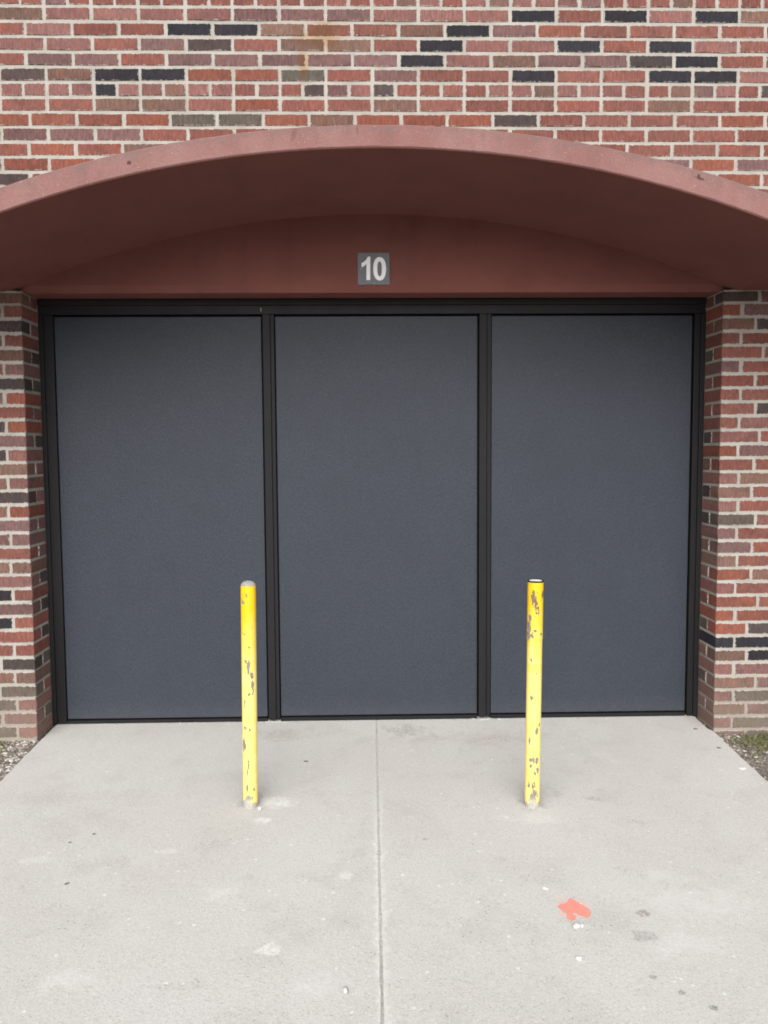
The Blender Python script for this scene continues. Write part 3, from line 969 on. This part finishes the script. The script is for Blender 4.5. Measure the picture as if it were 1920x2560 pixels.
def leaf(x, y, a, b, ang, seed, label, cat='dead leaf'):
    rr = random.Random(seed)
    V, F = [], []
    n = 8
    for k in range(n+1):
        t = k/n
        w = b*math.sin(math.pi*(t*.92+.04))*(1+rr.uniform(-.25, .25))
        x0 = (t-.5)*2*a
        lift = .002 + .3*b*abs(t-.5)
        V += [(x0, -w, lift + .35*b), (x0, 0, lift), (x0, w, lift + .4*b)]
        if k:
            o = 3*(k-1)
            F += [(o, o+3, o+4, o+1), (o+1, o+4, o+5, o+2)]
    o = obj('dead_leaf', mesh('dead_leaf', V, F, M_LEAF), None, (x, y, z_apron(y)+.0005), (0, 0, ang))
    return tag(o, label, cat, 'dead leaves on the concrete')
leaf(-1.028, -1.261, .009, .004, .7, 1, 'dark scrap of leaf at the far left of the concrete, closest to the camera')
leaf(-1.044, -.929, .006, .004, .4, 2, 'small dark scrap of leaf left of the domed bollard, the right one of a pair')
leaf(-1.114, -.988, .007, .003, .9, 3, 'small dark scrap of leaf left of the domed bollard, the left one of a pair')
leaf(-.283, -.300, .010, .005, .1, 4, 'dark leaf scrap between the domed bollard and the middle door panel')
leaf(1.645, .020, .010, .005, -.4, 5, 'dark leaf scrap close to the foot of the right brick pier')
leaf(1.662, -.215, .010, .005, -.7, 6, 'dark leaf scrap on the edge of the concrete beside the right-hand gravel')

# ------------------------------------------------------------------ gravel and grass on the soil strips
def soil_z(x, y):
    n = noise.noise(Vector((x*6, y*6, 3)))*.010 + noise.noise(Vector((x*22, y*22, 7)))*.008
    return z_apron(y) - .016 + n + (.010 if x < 0 else -.004)*max(0, 1+y/.25)

def scatter(name, n, gen, mat, label, cat):
    V, F, C = [], [], []
    rr = random.Random(n)
    for q in range(n):
        x, y, r, col = gen(rr)
        z = soil_z(x, y) + r*.25
        k = len(V)
        ax = rr.uniform(0, math.pi)
        ca, sa = math.cos(ax), math.sin(ax)
        ex, ey, ez = r*rr.uniform(.7, 1.5), r*rr.uniform(.6, 1.0), r*rr.uniform(.4, .8)
        for dx, dy, dz in ((1, 0, 0), (.4, 1, .1), (-.6, .8, 0), (-1, -.1, .1), (-.3, -.9, 0), (.6, -.8, .1), (.15, .1, 1), (-.1, 0, -1)):
            dx, dy, dz = dx*ex*rr.uniform(.8, 1.2), dy*ey*rr.uniform(.8, 1.2), dz*ez
            V.append((x+dx*ca-dy*sa, y+dx*sa+dy*ca, z+dz))
            C.append(col)
        for i in range(6):
            j = (i+1) % 6
            F += [(k+i, k+j, k+6), (k+j, k+i, k+7)]
    me = mesh(name, V, F, mat)
    at = me.color_attributes.new('tone', 'FLOAT_COLOR', 'POINT')
    at.data.foreach_set('color', [v for c in C for v in (*c, 1)])
    return tag(obj(name, me), label, cat, None, 'stuff')

PALE = [(.52, .50, .48), (.46, .43, .41), (.40, .37, .33), (.58, .57, .56)]
MID = [(.26, .235, .21), (.33, .30, .27), (.22, .19, .165), (.38, .345, .30), (.30, .25, .20), (.17, .15, .13)]
DULL = [(.20, .17, .145), (.14, .12, .10), (.27, .23, .19), (.10, .085, .075), (.32, .27, .22), (.22, .20, .19)]
def gen_r(rr):
    y = -2.0*rr.random()**1.5 - .005 + .0
    x = 1.735 + abs(rr.gauss(0, .16))
    pale = rr.random() < .085
    r = rr.uniform(.0025, .0075) if not pale else rr.uniform(.003, .010)
    return x, y, r, rr.choice(PALE if pale else DULL)
def gen_l(rr):
    y = -2.0*rr.random()**1.5 - .005
    x = -1.615 - abs(rr.gauss(0, .14))
    pale = rr.random() < .15
    r = rr.uniform(.0025, .008) if not pale else rr.uniform(.004, .012)
    return x, y, r, rr.choice(PALE if pale else MID)
scatter('gravel', 2600, gen_r, M_PEBBLE, 'brown and white gravel litter on the soil beside the right pier', 'gravel')
scatter('gravel', 2600, gen_l, M_PEBBLE, 'pale gravel and crumbled mortar on the soil beside the left pier', 'gravel')

def grass(name, n, gen, label):
    V, F, C = [], [], []
    rr = random.Random(n+1)
    for q in range(n):
        x, y = gen(rr)
        z = soil_z(x, y)
        h = rr.uniform(.006, .020); w = rr.uniform(.0012, .003); a = rr.uniform(0, 6.28); b = rr.uniform(.4, 1.6)*h
        ca, sa = math.cos(a), math.sin(a)
        k = len(V)
        for t, ww in ((0, w), (.5, w*.9), (1, .0002)):
            px, py, pz = x+ca*b*t*t, y+sa*b*t*t, z+h*t*(1.15-.3*t)
            V += [(px-sa*ww, py+ca*ww, pz), (px+sa*ww, py-ca*ww, pz)]
        F += [(k, k+1, k+3, k+2), (k+2, k+3, k+5, k+4)]
        c = rr.choice(((.12, .145, .05), (.15, .17, .065), (.20, .20, .10), (.11, .125, .05), (.27, .245, .16), (.22, .20, .13)))
        C += [c]*6
    me = mesh(name, V, F, M_BLADE)
    at = me.color_attributes.new('tone', 'FLOAT_COLOR', 'POINT')
    at.data.foreach_set('color', [v for c in C for v in (*c, 1)])
    return tag(obj(name, me), label, 'grass', None, 'stuff')
def gg_r(rr):
    while True:
        x, y = rr.gauss(1.95, .075), rr.gauss(-.10, .075)
        if y < -.012 and x > 1.78: return x, y
def gg_l(rr):
    while True:
        x, y = rr.gauss(-1.83, .05), rr.gauss(-.10, .08)
        if y < -.012 and x < -1.725: return x, y
grass('grass', 2600, gg_r, 'low mossy green grass at the foot of the right pier')
grass('grass', 900, gg_l, 'low mossy green grass at the foot of the left pier')
